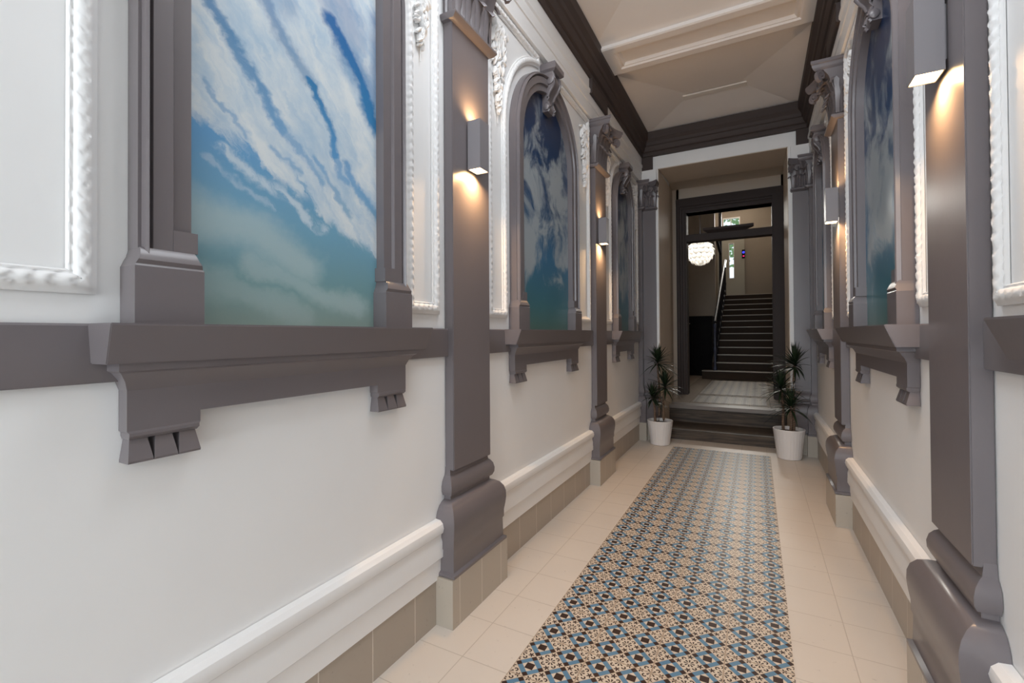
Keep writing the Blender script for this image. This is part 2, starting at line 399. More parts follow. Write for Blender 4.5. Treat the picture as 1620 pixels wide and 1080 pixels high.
# ceiling: hipped coffers between flat beams
CZ = 3.05; CXL, CXR = XL + .06, XR - .06
beams = [(-2.12, -1.78), (-.36, -.02), (1.40, 1.74), (3.16, 3.50)]
cof = [(Y_REAR, -2.12), (-1.78, -.36), (-.02, 1.40), (1.74, 3.16), (3.50, END_Y)]
b = MB()
for y0, y1 in cof:
    yc = y0 + (y1 - y0) * .60; h = .115; rx = .50
    x0, x1 = CXL, CXR
    zc = CZ + .035; i = b.add([(x0, y0, zc), (x1, y0, zc), (x1, y1, zc), (x0, y1, zc), (x0 + rx, yc, CZ + h), (x1 - rx, yc, CZ + h)])
    b.f += [(i, i + 1, i + 5, i + 4), (i + 2, i + 3, i + 4, i + 5), (i + 1, i + 2, i + 5), (i + 3, i, i + 4)]
ce = b.build('ceiling', CEIL, None, 0); struct(ce, 'cream hipped ceiling coffers')
b = MB(); b.box(XL - .15, XR + .15, Y_REAR, END_Y, 3.25, 3.35); struct(b.build('ceiling_slab', CEIL, None, 0))
for n_, (y0, y1) in enumerate(beams):
    b = MB()
    O = [(CXL, y0), (CXR, y0), (CXR, y1), (CXL, y1)]
    rings = []
    for ins_x, ins_y, z in ((0, 0, CZ + .10), (0, 0, CZ + .022), (0, -.012, CZ + .018), (0, -.012, CZ + .006), (0, 0, CZ), (.125, .06, CZ), (.135, .068, CZ + .012), (.150, .078, CZ + .010), (.165, .088, CZ + .030), (.17, .10, CZ + .03)):
        rings.append([(CXL + ins_x, y0 + ins_y, z), (CXR - ins_x, y0 + ins_y, z), (CXR - ins_x, y1 - ins_y, z), (CXL + ins_x, y1 - ins_y, z)])
    b.loft(rings)
    struct(b.build('trim_%d' % (2 + n_), CEIL, None, 25), 'cream ceiling beam with a sunk moulded panel')
tag(MB().box(XC - .25, XC + .25, 4.285, 4.34, CZ + .094, CZ + .106).build('ceiling_crest_strip', CREST, None, 0), 'thin pale strip along the crest of the farthest ceiling coffer', 'ceiling strip')  # pale plaster fillet along the coffer crest

# patterned runner let into the floor
tag(MB().box(RX0, RX1, Y_REAR + .6, RY1, 0.0, .0025).build('tile_runner', RUNNER, None, 0), 'strip of blue, brown and cream patterned cement tiles down the middle of the floor', 'patterned tiles')

# ------------------------------------------------------------------ mouldings along the walls
PILS = {-1: [(1.449, 1.722), (3.233, 3.492)], 1: [(1.385, 1.655), (3.165, 3.425)]}
WINS = {-1: [(.432, 1.180, 2.125, .095, .065, .065), (1.985, 2.860, 2.075, .092, .085, .10), (3.79, 4.41, 2.185, .075, .07, .07)],
        1: [(.290, 1.045, 2.125, .095, .065, .065), (1.915, 2.765, 2.075, .092, .085, .10), (3.73, 4.35, 2.185, .075, .07, .07)]}
WORD = {-1: 'left', 1: 'right'}
tn = 6
for sg in (-1, 1):
    f = side(sg); Wd = WORD[sg]
    # stepped white skirting and the tile skirting under it
    prof = [(0, .385), (.022, .383), (.034, .372), (.038, .355), (.033, .338), (.024, .33), (.022, .318), (.026, .30), (.026, .245), (.016, .236), (.014, .17), (.014, .165), (0, .165)]
    bl = struct(MB(f).ext_y(prof, Y_REAR, 4.76).build('baseboard_' + Wd, WHITE, None, 30), 'white moulded skirting above taupe tiles')
    MB(f).box(0, .008, Y_REAR, END_Y, 0, .164).build('tile_skirting', SKIRTT, bl, 0)
    # grey dado band
    struct(MB(f).ext_y([(0, .985), (.016, .985), (.018, .99), (.018, 1.088), (.014, 1.092), (0, 1.092)], Y_REAR, 4.76).build('trim_%d' % tn, GREY, None, 30), 'mauve-grey dado band'); tn += 1
    # white frieze
    prof = [(0, 2.615), (.030, 2.615), (.030, 2.70), (.036, 2.703), (.036, 2.765), (.044, 2.775), (.044, 2.795), (.034, 2.805), (.034, 2.88), (0, 2.88)]
    struct(MB(f).ext_y(prof, Y_REAR, END_Y).build('trim_%d' % tn, WHITE, None, 20), 'white stepped frieze'); tn += 1
    # grey cornice and blocks, their shade put into the colour
    CP = [(0, 2.872), (.046, 2.872), (.052, 2.885), (.052, 2.905), (.066, 2.912), (.078, 2.935), (.082, 2.955), (.092, 2.962), (.096, 2.99), (.108, 3.008), (.118, 3.02), (.118, 3.088), (0, 3.088)]
    co = struct(MB(f).ext_y(CP, Y_REAR, END_Y).build('trim_%d' % tn, DGREY, None, 20), 'grey moulded cornice, its shade put into the colour'); tn += 1
    for y0, y1 in PILS[sg]:
        MB(f).ext_y([(.034, 2.765), (.052, 2.765), (.056, 2.775), (.056, 2.86), (.062, 2.872), (.034, 2.872)], y0 - .10, y1 + .03).build('cornice_block', DGREY, co, 20)
# cornice and blocks across the end wall
ec = struct(MB(endmap).ext_y(CP, XL + .05, XR - .05).build('trim_%d' % tn, DGREY, None, 20), 'grey cornice across the end wall, its shade put into the colour'); tn += 1
for u0, u1 in ((XL + .034, -.918), (.325, XR - .034)):
    MB(endmap).box(0, .03, u0, u1, 2.735, 2.872).build('cornice_block', DGREY, ec, 0)

# ------------------------------------------------------------------ pilasters
def leafshape(b, base, up, out, sidev, h, wd, curl, th=.006, nv=7):
    """an acanthus leaf: closed curled tongue"""
    base = Vector(base); up = Vector(up); out = Vector(out); sd = Vector(sidev); rings = []
    for i in range(nv + 1):
        t = i / nv
        hh = h * (math.sin(min(1, t / .8) * PI / 2) if t < .8 else 1 - .9 * (t - .8) * (1 if curl > 0 else 0))
        oo = .004 + curl * (t ** 2.2)
        wv = wd * (.55 + .45 * math.sin(PI * min(1, t * 1.05)) ) * (1 - .75 * max(0, t - .7) / .3) * (1 + .16 * math.cos(t * 22))
        c = base + up * hh + out * oo
        rings.append([tuple(c - sd * wv * .5 - out * .004), tuple(c - sd * wv * .25 + out * th * .5), tuple(c + out * th * 1.5), tuple(c + sd * wv * .25 + out * th * .5), tuple(c + sd * wv * .5 - out * .004), tuple(c - out * th)])
    b.loft(rings)
def volute(b, c, e1, e2, wv, r=.026, wid=.02):
    """spiral scroll in plane e1,e2, extruded a little along wv"""
    c = Vector(c); e1 = Vector(e1); e2 = Vector(e2); wv = Vector(wv)
    pts = []
    for i in range(22):
        t = i / 21; a = -PI / 2 + t * 3.6 * PI; rr = r * (1 - .8 * t)
        pts.append(c + e1 * rr * math.cos(a) + e2 * rr * math.sin(a))
    rad = [.007 * (1 - .4 * i / 21) for i in range(22)]
    rings = []
    for i, p in enumerate(pts):
        d = (pts[min(21, i + 1)] - pts[max(0, i - 1)]).normalized(); nrm = d.cross(wv).normalized()
        rings.append([tuple(p + nrm * rad[i] - wv * wid), tuple(p + nrm * rad[i] + wv * wid), tuple(p - nrm * rad[i] + wv * wid), tuple(p - nrm * rad[i] - wv * wid)])
    b.loft(rings)
    b.lump(c, [e1 * .009, e2 * .009, wv * (wid + .005)], 4, 8)
def capital(f, P, y0, y1, z0, z1, par, fw=.05):
    """fw: how far the front swells beyond the sides"""
    H = z1 - z0; cp = MB(f)
    def wrap2(b, prof): return b.loft([[(0, y0 - e, z), (P + e + g, y0 - e, z), (P + e + g, y1 + e, z), (0, y1 + e, z)] for e, g, z in prof])
    # astragal and bell
    wrap2(cp, [(.0, 0, z0 - .004), (.014, .004, z0 + .0), (.022, .010, z0 + .012), (.022, .010, z0 + .020), (.002, 0, z0 + .028), (.0, 0, z0 + .05), (.003, fw * .25, z0 + H * .5), (.010, fw * .6, z0 + H * .74), (.018, fw, z1 - .05)])
    c = cp.build('capital', GREY, par, 40)
    # abacus with hollow sides
    ab = MB(f); W = y1 - y0
    rings = []
    for e, z in ((.018, z1 - .052), (.024, z1 - .046), (.032, z1 - .030), (.032, z1 - .022), (.037, z1 - .018), (.037, z1)):
        n = 10; front = []
        for i in range(n + 1):
            t = i / n; y = (y0 - e) + (W + 2 * e) * t
            front.append((P + e + fw + .040 - .050 * math.sin(PI * t), y, z))
        rings.append([(0, y0 - e, z)] + front + [(0, y1 + e, z)])
    ab.loft(rings); ab.build('abacus', GREY, c, 40)
    lv = MB(f); n = max(3, int(W / .058))
    for row, (hb, hh, cu, nn, off) in enumerate(((z0 + .03, H * .40, .034, n, .5), (z0 + .04, H * .62, .046, n - 1, 1.0))):
        for i in range(nn):
            y = y0 + W * (i + off) / n
            leafshape(lv, (P + .003, y, hb), (0, 0, 1), (1, 0, 0), (0, 1, 0), hh, W / n * 1.05, cu + fw * (.15 + .45 * row))
    for s_, y in ((-1, y0), (1, y1)):
        leafshape(lv, (P * .5, y, z0 + .03), (0, 0, 1), (0, s_, 0), (1, 0, 0), H * .42, .034, .030)
        leafshape(lv, (P + .0, y, z0 + .03), (0, 0, 1), (.7, s_ * .7, 0), (.7, -s_ * .7, 0), H * .60, .042, .046)
    lv.lump((P + .030 + fw, (y0 + y1) / 2, z1 - .028), [(0, .020, 0), (0, 0, .02), (.012, 0, 0)], 5, 10)
    lv.build('acanthus_leaf_ring', GREY, c, 50)
    for s_, y in ((-1, y0), (1, y1)):
        vo = MB(f); volute(vo, (P + .030 + fw, y + s_ * .012, z1 - .082), (.7, s_ * .7, 0), (0, 0, 1), (.5, -s_ * .5, 0), .030, .014)
        vo.build('volute', GREY, c, 40)
        vo = MB(f); volute(vo, (P + .020 + fw, y - s_ * (W * .32), z1 - .078), (0, s_, 0), (0, 0, 1), (1, 0, 0), .022, .010); vo.build('volute', GREY, c, 40)
    return c
BASEP = [(.058, .176), (.062, .178), (.062, .188), (.051, .194), (.049, .268), (.0535, .276), (.0535, .305), (.058, .332), (.061, .360), (.060, .386), (.054, .408), (.041, .427), (.022, .439), (.008, .444), (.008, .456), (.017, .460), (.0235, .474), (.0245, .492), (.020, .512), (.011, .526), (.004, .532), (0, .562)]
PP = .042
def pilaster(sg, y0, y1, label, cap=(2.275, 2.613)):
    f = side(sg)
    t = thing('pilaster', label, 'pilaster', f(0, (y0 + y1) / 2, 0), 'mauve-grey wall pilasters')
    MB(f).wrap([(.066, 0), (.066, .176)], PP * .4, y0 - .004, y1 + .004).build('tile_plinth', SKIRTX, t, 0)
    MB(f).wrap(BASEP, PP * .55, y0, y1).build('base', GREY, t, 40)
    MB(f).wrap([(0, .55), (0, cap[0])], PP, y0, y1).build('shaft', GREY, t, 0, bevel=.0025)
    capital(f, PP, y0, y1, cap[0], cap[1], t)
    return t
pilaster(-1, *PILS[-1][0], 'nearest mauve-grey pilaster on the left wall, right of the biggest sky picture')
pilaster(-1, *PILS[-1][1], 'mauve-grey pilaster on the left wall, halfway down, between the second and third sky pictures')
pilaster(1, *PILS[1][0], 'mauve-grey pilaster on the right wall, nearest the camera, its capital cut off by the photo')
pilaster(1, *PILS[1][1], 'narrow-looking mauve-grey pilaster on the right wall, second from the camera')
def pier(sg, ux0, ux1, label):
    f = side(sg); y0 = 4.752
    t = thing('corner_pilaster', label, 'pilaster', f(0, 4.80, 0), 'corner pilasters at the end wall')
    MB(f).box(0, .080, y0 - .035, END_Y - .002, 0, .176).build('tile_plinth', SKIRTX, t, 0)
    MB(endmap).box(0, .070, ux0, ux1, 0, .176).build('tile_plinth', SKIRTX, t, 0)
    MB(f).wrap([(e * .6, z) for e, z in BASEP], PP, y0, END_Y - .04).build('base', GREY, t, 40)
    MB(endmap).wrap([(e * .8, z) for e, z in BASEP], .030, ux0 + .002, ux1 - .002).build('base', GREY, t, 40)
    MB(f).box(0, PP, y0, END_Y - .002, .55, 2.33).build('shaft', GREY, t, 0, bevel=.002)
    MB(endmap).box(0, .03, ux0, ux1, .55, 2.33).build('shaft', GREY, t, 0, bevel=.002)
    capital(f, PP, y0, END_Y - .05, 2.325, 2.613, t, .01)
    capital(endmap, .03, ux0 + .005, ux1 - .005, 2.325, 2.600, t, .02)
    MB(endmap).box(0, .030, ux0 - .01, ux1 + .01, 2.601, 2.735).build('white_block', WHITE, t, 0)['label'] = 'white block above the capital'
pier(-1, XL + PP, -.893, 'dark mauve-grey corner pilaster behind the left potted plant')
pier(1, .292, XR - PP, 'dark mauve-grey corner pilaster behind the right potted plant')

# ------------------------------------------------------------------ arched sky-mural niches
def niche(sg, W, mat, label, ends=True):
    y0, y1, zs, jw, se0, se1 = W; f = side(sg); yc = (y0 + y1) / 2; R = (y1 - y0) / 2; ri = R - jw
    ZS = 1.092
    t = thing('mural_niche', label, 'mural', f(0, yc, ZS), 'arched sky pictures along the walls')
    # the print
    b = MB(f); ap = [(yc - ri - .012, ZS)] + [(yc - ri - .012, zs)] + arc((yc, zs), ri + .012, PI, 0, 32)[1:-1] + [(yc + ri + .012, zs), (yc + ri + .012, ZS)]
    b.loft([[(p, y, z) for y, z in ap] for p in (.001, .005)]); b.build('sky_print', mat, t, 0)
    # jamb + arch architrave
    path = [(yc - ri, 1.20)] + [(yc - ri, zs)] + arc((yc, zs), ri, PI, 0, 36)[1:-1] + [(yc + ri, zs), (yc + ri, 1.20)]
    prof = [(0, 0), (0, .034), (.0, .036), (.36 * jw, .036), (.38 * jw, .044), (.40 * jw, .046), (.76 * jw, .046), (.78 * jw, .038), (.81 * jw, .036), (.83 * jw, .048), (.87 * jw, .055), (.92 * jw, .052), (.94 * jw, .040), (1. * jw, .040), (1. * jw, 0)]
    b = MB(f); b.sweep(path, prof, closed=False); b.build('arched_frame', GREY, t, 25)
    for s_, yi, yo in ((-1, yc - ri, y0), (1, yc + ri, y1)):
        b = MB(f); a_, c_ = min(yi, yo), max(yi, yo); inn = .010
        lo = a_ - (.012 if s_ < 0 else .014); hi = c_ + (.014 if s_ < 0 else .012)
        rings = []
        for e, p, z in ((0, .058, 1.092), (0, .058, 1.200), (-.002, .056, 1.204), (-.005, .060, 1.212), (-.009, .057, 1.220), (-.0115, .052, 1.230), (-.0125, .047, 1.236)):
            rings.append([(0, lo - e, z), (p, lo - e, z), (p, hi + e, z), (0, hi + e, z)])
        b.loft(rings)
        b.box(0, .0472, (yi - .007) if s_ > 0 else yi - .40 * jw, yi + .40 * jw if s_ > 0 else (yi + .007), 1.236, 1.278)
        b.build('plinth_block', GREY, t, 25)
    # keystone console
    kz = zs + R; hw = .052
    b = MB(f)
    S = [(0, kz + .02), (.066, kz + .02), (.074, kz + .005), (.078, kz - .02), (.074, kz - .045), (.062, kz - .065), (.046, kz - .085), (.036, kz - .11), (.034, kz - .135), (.040, kz - .152), (.046, kz - .165), (.044, kz - .18), (.036, kz - .19), (0, kz - .19)]
    tw = lambda z: hw * (.72 + .28 * (z - (kz - .19)) / .21)
    b.loft([[(p, yc - tw(z), z) for p, z in S], [(p, yc + tw(z), z) for p, z in S]])
    for s_ in (-1, 1):                # raised edges following the scroll
        b.tube([(p + .002, yc + s_ * tw(z) * .86, z) for p, z in S[1:-1]], .0085, 8)
    for z, p in ((kz - .02, .055), (kz - .165, .030)):
        for s_ in (-1, 1):
            b.lump((p, yc + s_ * (tw(z) + .002), z), [(.028 if z > kz - .1 else .018, 0, 0), (0, 0, .03 if z > kz - .1 else .02), (0, .010, 0)], 5, 12)
    k = b.build('keystone_console', GREY, t, 45)
    MB(f).loft([[(0, yc - hw - e, z), (.084 + e, yc - hw - e, z), (.084 + e, yc + hw + e, z), (0, yc + hw + e, z)] for e, z in ((-.004, kz + .02), (.010, kz + .032), (.012, kz + .036), (.012, kz + .062), (.006, kz + .066), (.006, kz + .072))]).build('console_cap', GREY, k, 20)
    # sill, splayed at its ends
    s0, s1 = y0 - se0, y1 + se1
    b = MB(f)
    b.loft([[(0.016, s0 + e, z), (p, s0 + e, z), (p, s1 - e, z), (0.016, s1 - e, z)] for e, p, z in ((.006, .070, 1.020), (.004, .076, 1.020), (.0, .104, 1.088), (0, .104, 1.092))])
    b.build('sill', GREY, t, 20, bevel=.0015)
    # apron with two ears, cove under the sill
    a0, a1 = y0 - .014, y1 + .006
    ear = .128
    b = MB(f)
    U = [(a0, .892), (a0 + ear, .892), (a0 + ear, .915), (a1 - ear, .915), (a1 - ear, .892), (a1, .892), (a1, .968), (a0, .968)]
    b.loft([[(p, y, z) for y, z in U] for p in (0, .034)])
    b.loft([[(0, a0 - e, z), (p, a0 - e, z), (p, a1 + e, z), (0, a1 + e, z)] for e, p, z in ((0, .034, .968), (.006, .042, .985), (.018, .056, 1.002), (.024, .064, 1.006), (.024, .066, 1.020))])
    for q0, q1 in ((a0, a0 + ear), (a1 - ear, a1)):
        b.loft([[(0, q0 + e, z), (p, q0 + e, z), (p, q1 - e, z), (0, q1 - e, z)] for e, p, z in ((.005, .030, .876), (.003, .036, .882), (.003, .036, .888), (0, .034, .892))])
    ap_ = b.build('apron', GREY, t, 20)
    for q0, q1 in ((a0, a0 + ear), (a1 - ear, a1)):
        for i in range(3):
            c = q0 + ear * (i + .5) / 3
            MB(f).loft([[(0, c - h, z), (p, c - h, z), (p, c + h, z), (0, c + h, z)] for h, p, z in ((.0205, .036, .832), (.0205, .037, .836), (.0145, .026, .8765))]).build('drop_ornament', GREY, ap_, 0)
    return t
niche(-1, WINS[-1][0], SKY_A, 'biggest sky picture at the left, white cloud streaks on blue in a grey frame')
niche(-1, WINS[-1][1], SKYS[0], 'arched sky picture on the left wall between two lit pilasters, dark blue with clouds')
niche(-1, WINS[-1][2], SKYS[1], 'narrow dark arched sky picture farthest down the left wall')
niche(1, WINS[1][0], SKYS[2], 'arched niche at the right edge of the photo, only its grey sill showing')
niche(1, WINS[1][1], SKYS[3], 'tall arched sky picture on the right wall between the two wall lamps')
niche(1, WINS[1][2], SKYS[4], 'sliver of an arched sky picture farthest down the right wall, beyond the second lamp')

# ------------------------------------------------------------------ white plaster panel mouldings with leaf ornament
def carve(s, wd, q):
    # overlapping leaf tips along the moulding
    if q in (0, 1, 13, 14): return 0.
    ph = (s / (.030 if int(s / .06) % 3 else .030) - abs(wd) * 34 + .25 * math.sin(s * 23)) % 1.0
    return (.0050 * (ph ** .8) - .0022 + .0013 * math.sin(s * 310 + wd * 420) * math.sin(s * 97)) * max(0., 1 - ((wd - .002) / .0155) ** 4) if abs(wd - .002) < .0155 else 0.
def panel(sg, pts, label, orn=None, far=False):
    """pts: closed path of the moulding's centre line (y,z)"""
    f = side(sg)
    ys = [p[0] for p in pts]; zs_ = [p[1] for p in pts]
    t = thing('plaster_panel', label, 'wall panel', f(0, sum(ys) / len(ys), min(zs_)), 'white plaster wall panels')
    b = MB(f); hw = .021
    prof = [(-hw, 0), (-hw, .008), (-hw + .004, .010), (-.012, .014), (-.009, .017), (-.004, .018), (0, .0185), (.004, .018), (.008, .017), (.012, .013), (.013, .009), (.016, .009), (hw - .003, .010), (hw, .007), (hw, 0)]
    b.sweep(dense(pts, .0055 if not far else .011), prof, True, carve)
    b.build('carved_moulding', WHITE, t, 60)
    if orn:
        b = MB(f); rnd = random.Random(int(orn[0] * 1000) + sg)
        oy, oz0, oz1, ow = orn          # spray hanging from oz1 down to oz0
        n = 130
        for i in range(n):
            tt = i / n; z = oz1 - (oz1 - oz0) * tt ** 1.15; wd = ow * (1 - tt) ** .75 + .004
            y = oy + rnd.uniform(-wd, wd); a = rnd.uniform(-.9, .9) + (y - oy) / (wd + .01) * .7; L = .021 * (1 - .45 * tt) + .006; Wd = L * .36
            d = Vector((0, math.sin(a), -math.cos(a))); n_ = Vector((0, math.cos(a), math.sin(a)))
            b.lump((.008 + rnd.uniform(0, .006), y, z), [n_ * Wd, Vector((.010 + rnd.uniform(0, .006), 0, 0)), d * L], 6, 7)
        b.tube([(.008, oy, oz1), (.010, oy + .006, (oz0 + oz1) / 2), (.006, oy, oz0 - .05)], [.009, .007, .002], 6)
        b.build('leaf_ornament', WHITE, t, 50)
ZB, ZT = 1.166, 2.565
def half_panel(sg, W, pil_y, near, label, far=False, ZB=ZB):
    """panel between a pilaster edge and the window arch; near=True: the half nearer the camera"""
    y0, y1, zs, jw, *_ = W; yc = (y0 + y1) / 2; R = (y1 - y0) / 2 + .062
    if near:
        yp = pil_y + .060
        a = arc((yc, zs), R, PI, PI / 2 + max(.22, math.asin(.105 / R)), 18)
        pts = [(yp, ZB), (yc - R, ZB)] + a + [(a[-1][0], max(ZT, a[-1][1] + .03)), (yp, max(ZT, a[-1][1] + .03))]
        oy = yp + .085
    else:
        yp = pil_y - .060
        a = arc((yc, zs), R, 0, PI / 2 - max(.22, math.asin(.105 / R)), 18)
        pts = [(yp, ZB), (yp, max(ZT, a[-1][1] + .03)), (a[-1][0], max(ZT, a[-1][1] + .03))] + a[::-1] + [(yc + R, ZB)]
        oy = yp - .085
    if abs((yc - R if near else yc + R) - yp) < .03: return
    panel(sg, pts, label, (oy, 2.10, 2.51, .078), far)
panel(-1, [(-.55, 1.166), (.362, 1.166), (.362, 2.56), (-.55, 2.56)], 'white plaster panel with carved leaf border at the far left edge of the photo')
half_panel(-1, WINS[-1][0], PILS[-1][0][0], False, 'narrow white plaster panel between the biggest sky picture and the near left pilaster')
half_panel(-1, WINS[-1][1], PILS[-1][0][1], True, 'white plaster panel between the near left pilaster and the second left sky picture')
half_panel(-1, WINS[-1][1], PILS[-1][1][0], False, 'white plaster panel beyond the second left sky picture, before the halfway pilaster')
half_panel(-1, WINS[-1][2], PILS[-1][1][1], True, 'white plaster panel just beyond the halfway left pilaster', True)
half_panel(-1, WINS[-1][2], 4.752, False, 'white plaster panel in the far left corner, beyond the last left sky picture', True)
half_panel(1, WINS[1][0], PILS[1][0][0], False, 'white plaster panel at the right edge of the photo, above the cut-off grey sill', ZB=1.142)
half_panel(1, WINS[1][1], PILS[1][0][1], True, 'white plaster panel just behind the near right pilaster and its lamp')
half_panel(1, WINS[1][1], PILS[1][1][0], False, 'white plaster panel between the tall right sky picture and the second right pilaster')
half_panel(1, WINS[1][2], PILS[1][1][1], True, 'white plaster panel just beyond the second right pilaster', True)
half_panel(1, WINS[1][2], 4.752, False, 'white plaster panel in the far right corner by the corner pilaster', True)

# ------------------------------------------------------------------ wall sconces
def sconce(sg, yc, z0, z1, label):
    f = side(sg); hw = .034; p0 = PP + .006; p1 = PP + .064
    t = thing('wall_sconce', label, 'wall lamp', f(PP, yc, (z0 + z1) / 2), 'up-and-down wall lamps on the pilasters')
    MB(f).box(PP, p0, yc - hw * .6, yc + hw * .6, z0 + .03, z1 - .03).build('back_plate', SCON, t, 0)
    b = MB(f); tk = .0025
    o_ = [(p0, yc - hw), (p1, yc - hw), (p1, yc + hw), (p0, yc + hw)]; i_ = [(p0 + tk, yc - hw + tk), (p1 - tk, yc - hw + tk), (p1 - tk, yc + hw - tk), (p0 + tk, yc + hw - tk)]
    b.loft([[(p, y, z) for p, y in q] for q, z in ((o_, z0), (o_, z1), (i_, z1), (i_, z0))], True, False, True)
    b.build('housing', SCON, t, 0)
    for z, s_ in ((z0, 1), (z1, -1)):
        MB(f).box(p0 + tk + .001, p1 - tk - .001, yc - hw + tk + .001, yc + hw - tk - .001, min(z + s_ * .002, z + s_ * .006), max(z + s_ * .002, z + s_ * .006)).build('lens', LENS, t, 0)['label'] = 'glowing warm lens'
    for z, rx, pw in ((z0 - .004, 0., 3.0), (z1 + .004, PI, .8)):
        x, y, _ = f((p0 + p1) / 2, yc, z)
        l = area('sconce_light', (x, y, z), (rx, 0, 0), .045, .05, pw, (1., .59, .27), math.radians(150))
sconce(-1, 1.580, 1.727, 1.922, 'grey box wall lamp lit up and down on the near left pilaster')
sconce(-1, 3.315, 1.727, 1.915, 'grey box wall lamp on the halfway left pilaster')
sconce(1, 1.508, 1.700, 1.895, 'large-looking grey box wall lamp at upper right, glowing underneath')
sconce(1, 3.170, 1.690, 1.880, 'grey box wall lamp on the second right pilaster')

# ------------------------------------------------------------------ potted dracaenas
def dracaena(cx, cy, rt, rb, h, crowns, label, seed):
    rnd = random.Random(seed)
    t = thing('potted_dracaena', label, 'potted plant', (cx, cy, 0), 'potted plants flanking the steps')
    flute = lambda a, z: 1 + (.010 * math.cos(a * 28) if .02 < z < h - .03 else 0)
    MB().lathe([(rb * .9, 0.0), (rb, .004), (rb + (rt - rb) * .1, .02 + .001), (rt - (rt - rb) * .12, h - .031), (rt - .001, h - .012), (rt + .002, h - .004), (rt, h), (rt - .008, h), (rt - .012, h - .03), (rt - .016, h - .04)], (cx, cy, 0), 112, flute).build('pot', POTW, t, 50)
    MB().lathe([(rt - .017, h - .045), (rt - .0145, h - .028), (.03, h - .020)], (cx, cy, 0), 32).build('soil', SOIL, t, 40)
    for (bx, by, tx, ty, tz, L, n) in crowns:
        pts = []
        for i in range(9):
            q = i / 8; pts.append((cx + bx + (tx - bx) * q + .006 * math.sin(q * 5 + bx * 50), cy + by + (ty - by) * q, h - .03 + (tz - h + .03) * q))
        tr = MB().tube(pts, [.0115 - .002 * i / 8 for i in range(9)], 9).build('stem', TRUNK, t, 60)
        b = MB(); C = Vector(pts[-1])
        for i in range(n):
            q = (i + .5) / n; az = i * 2.39996 + rnd.uniform(-.25, .25)
            el = 1.45 - 1.75 * (1 - q) ** 1.15 + rnd.uniform(-.1, .1)
            ln = L * rnd.uniform(.8, 1.12) * (1.05 - .25 * q); tx_ = C.x + math.cos(az) * math.cos(el) * ln; ty_ = C.y + math.sin(az) * math.cos(el) * ln
            if ty_ > 4.73: az = -az
            if tx_ > .405 or tx_ < -.985: az = PI - az
            d = Vector((math.cos(az) * math.cos(el), math.sin(az) * math.cos(el), math.sin(el)))
            sd = Vector((-math.sin(az), math.cos(az), 0)); up = sd.cross(d) * -1
            base = C + Vector((0, 0, -.035 + .05 * q)); rings = []
            droop = .34 * ln * math.cos(max(0, el)) * rnd.uniform(.5, 1.1)
            for k in range(8):
                s_ = k / 7; c = base + d * ln * s_ + Vector((0, 0, -droop * s_ ** 2.2)); wv = .0075 * (.55 + 1.3 * s_ * (1 - s_) * 2) * (1 - s_ ** 3 * .93)
                rings.append([tuple(c - sd * wv + up * wv * .35), tuple(c - up * .0008), tuple(c + sd * wv + up * wv * .35), tuple(c + up * .0010)])
            b.loft(rings)
        b.build('leaf_crown', LEAF, tr, 60)
    return t
dracaena(-.835, 4.635, .118, .088, .232, [(-.01, .01, -.010, 0, .80, .20, 70), (.03, -.02, .055, -.03, .57, .20, 64), (-.035, -.01, -.065, -.02, .46, .17, 52)],
         'dracaena in a white pot left of the steps, one crown above another', 5)
dracaena(.232, 4.60, .119, .089, .252, [(.03, .01, .050, .02, .80, .225, 74), (-.035, -.02, -.055, -.03, .60, .20, 64), (.005, -.03, .02, -.05, .45, .21, 54)],
         'dracaena in a white pot at the right of the steps, with tall ringed stems', 9)

# ------------------------------------------------------------------ steps up to the passage, landing floor
LZ = .285
t = thing('entrance_steps', 'two dark worn steps up to the passage, between the potted plants', 'steps', (XC, 4.93, 0))
MB().box(OX0 + .005, OX1 - .005, 4.93, 5.42, 0, .098).build('lower_step', WORN, t, 0, bevel=.004)
MB().box(OX0 + .005, OX1 - .005, 5.39, 5.44, .0975, .245).build('riser', WORN, t, 0)
MB().box(OX0 + .005, OX1 - .005, 5.355, 5.56, .245, LZ).build('slab_nosing', LANDING, t, 0, bevel=.006)
HX0, HX1, HY1 = -1.40, .62, 12.62
struct(MB().box(-1.6, .9, 5.56, HY1, .1, LZ).build('floor_landing', m_tiles('taupe_landing_tile', (.52, .455, .39, 1), (.18, .15, .13, 1), .2, .2, .12, .0, 'xy', .0016, .22), None, 0), 'taupe tiled floor of passage and stair hall')
tag(MB().box(-.66, .085, 5.66, 6.28, LZ, LZ + .002).build('patterned_tile_mat', MAT2, None, 0), 'darker patterned tile rectangle in the passage floor just above the steps', 'patterned tiles')
tag(MB().box(-.66, .13, 6.46, 8.45, LZ, LZ + .002).build('hall_tile_runner', MAT2, None, 0), 'patterned tile strip on the stair hall floor beyond the doorway', 'patterned tiles')

# vestibule between thick wall and door wall
VX0, VX1, VZ, DY = -.955, .37, 2.93, 6.30
b = MB(); b.box(VX0 - .1, VX0, WB1, DY, 0, VZ); b.box(VX1, VX1 + .1, WB1, DY, 0, VZ)
struct(b.build('wall_passage', BEIGE, None, 0))
struct(MB().box(VX0 - .1, VX1 + .1, WB1, DY, VZ, VZ + .1).build('ceiling_passage', BEIGE, None, 0))
FX0, FX1, FZ1 = -.905, .298, 2.79
DI0, DI1, DZ = -.782, .196, 2.235
b = MB(); b.box(HX0 - .1, FX0 + .03, DY, DY + .16, 0, 4.3); b.box(FX1 - .03, HX1 + .1, DY, DY + .16, 0, 4.3); b.box(FX0, FX1, DY, DY + .16, FZ1 - .03, 4.3)
struct(b.build('wall_hall_front', BEIGE, None, 0), 'beige wall round the hall doorway')
d = thing('door_1', 'dark grey moulded doorway frame with transom window', 'doorway', (XC, DY, LZ)); d['kind'] = 'structure'
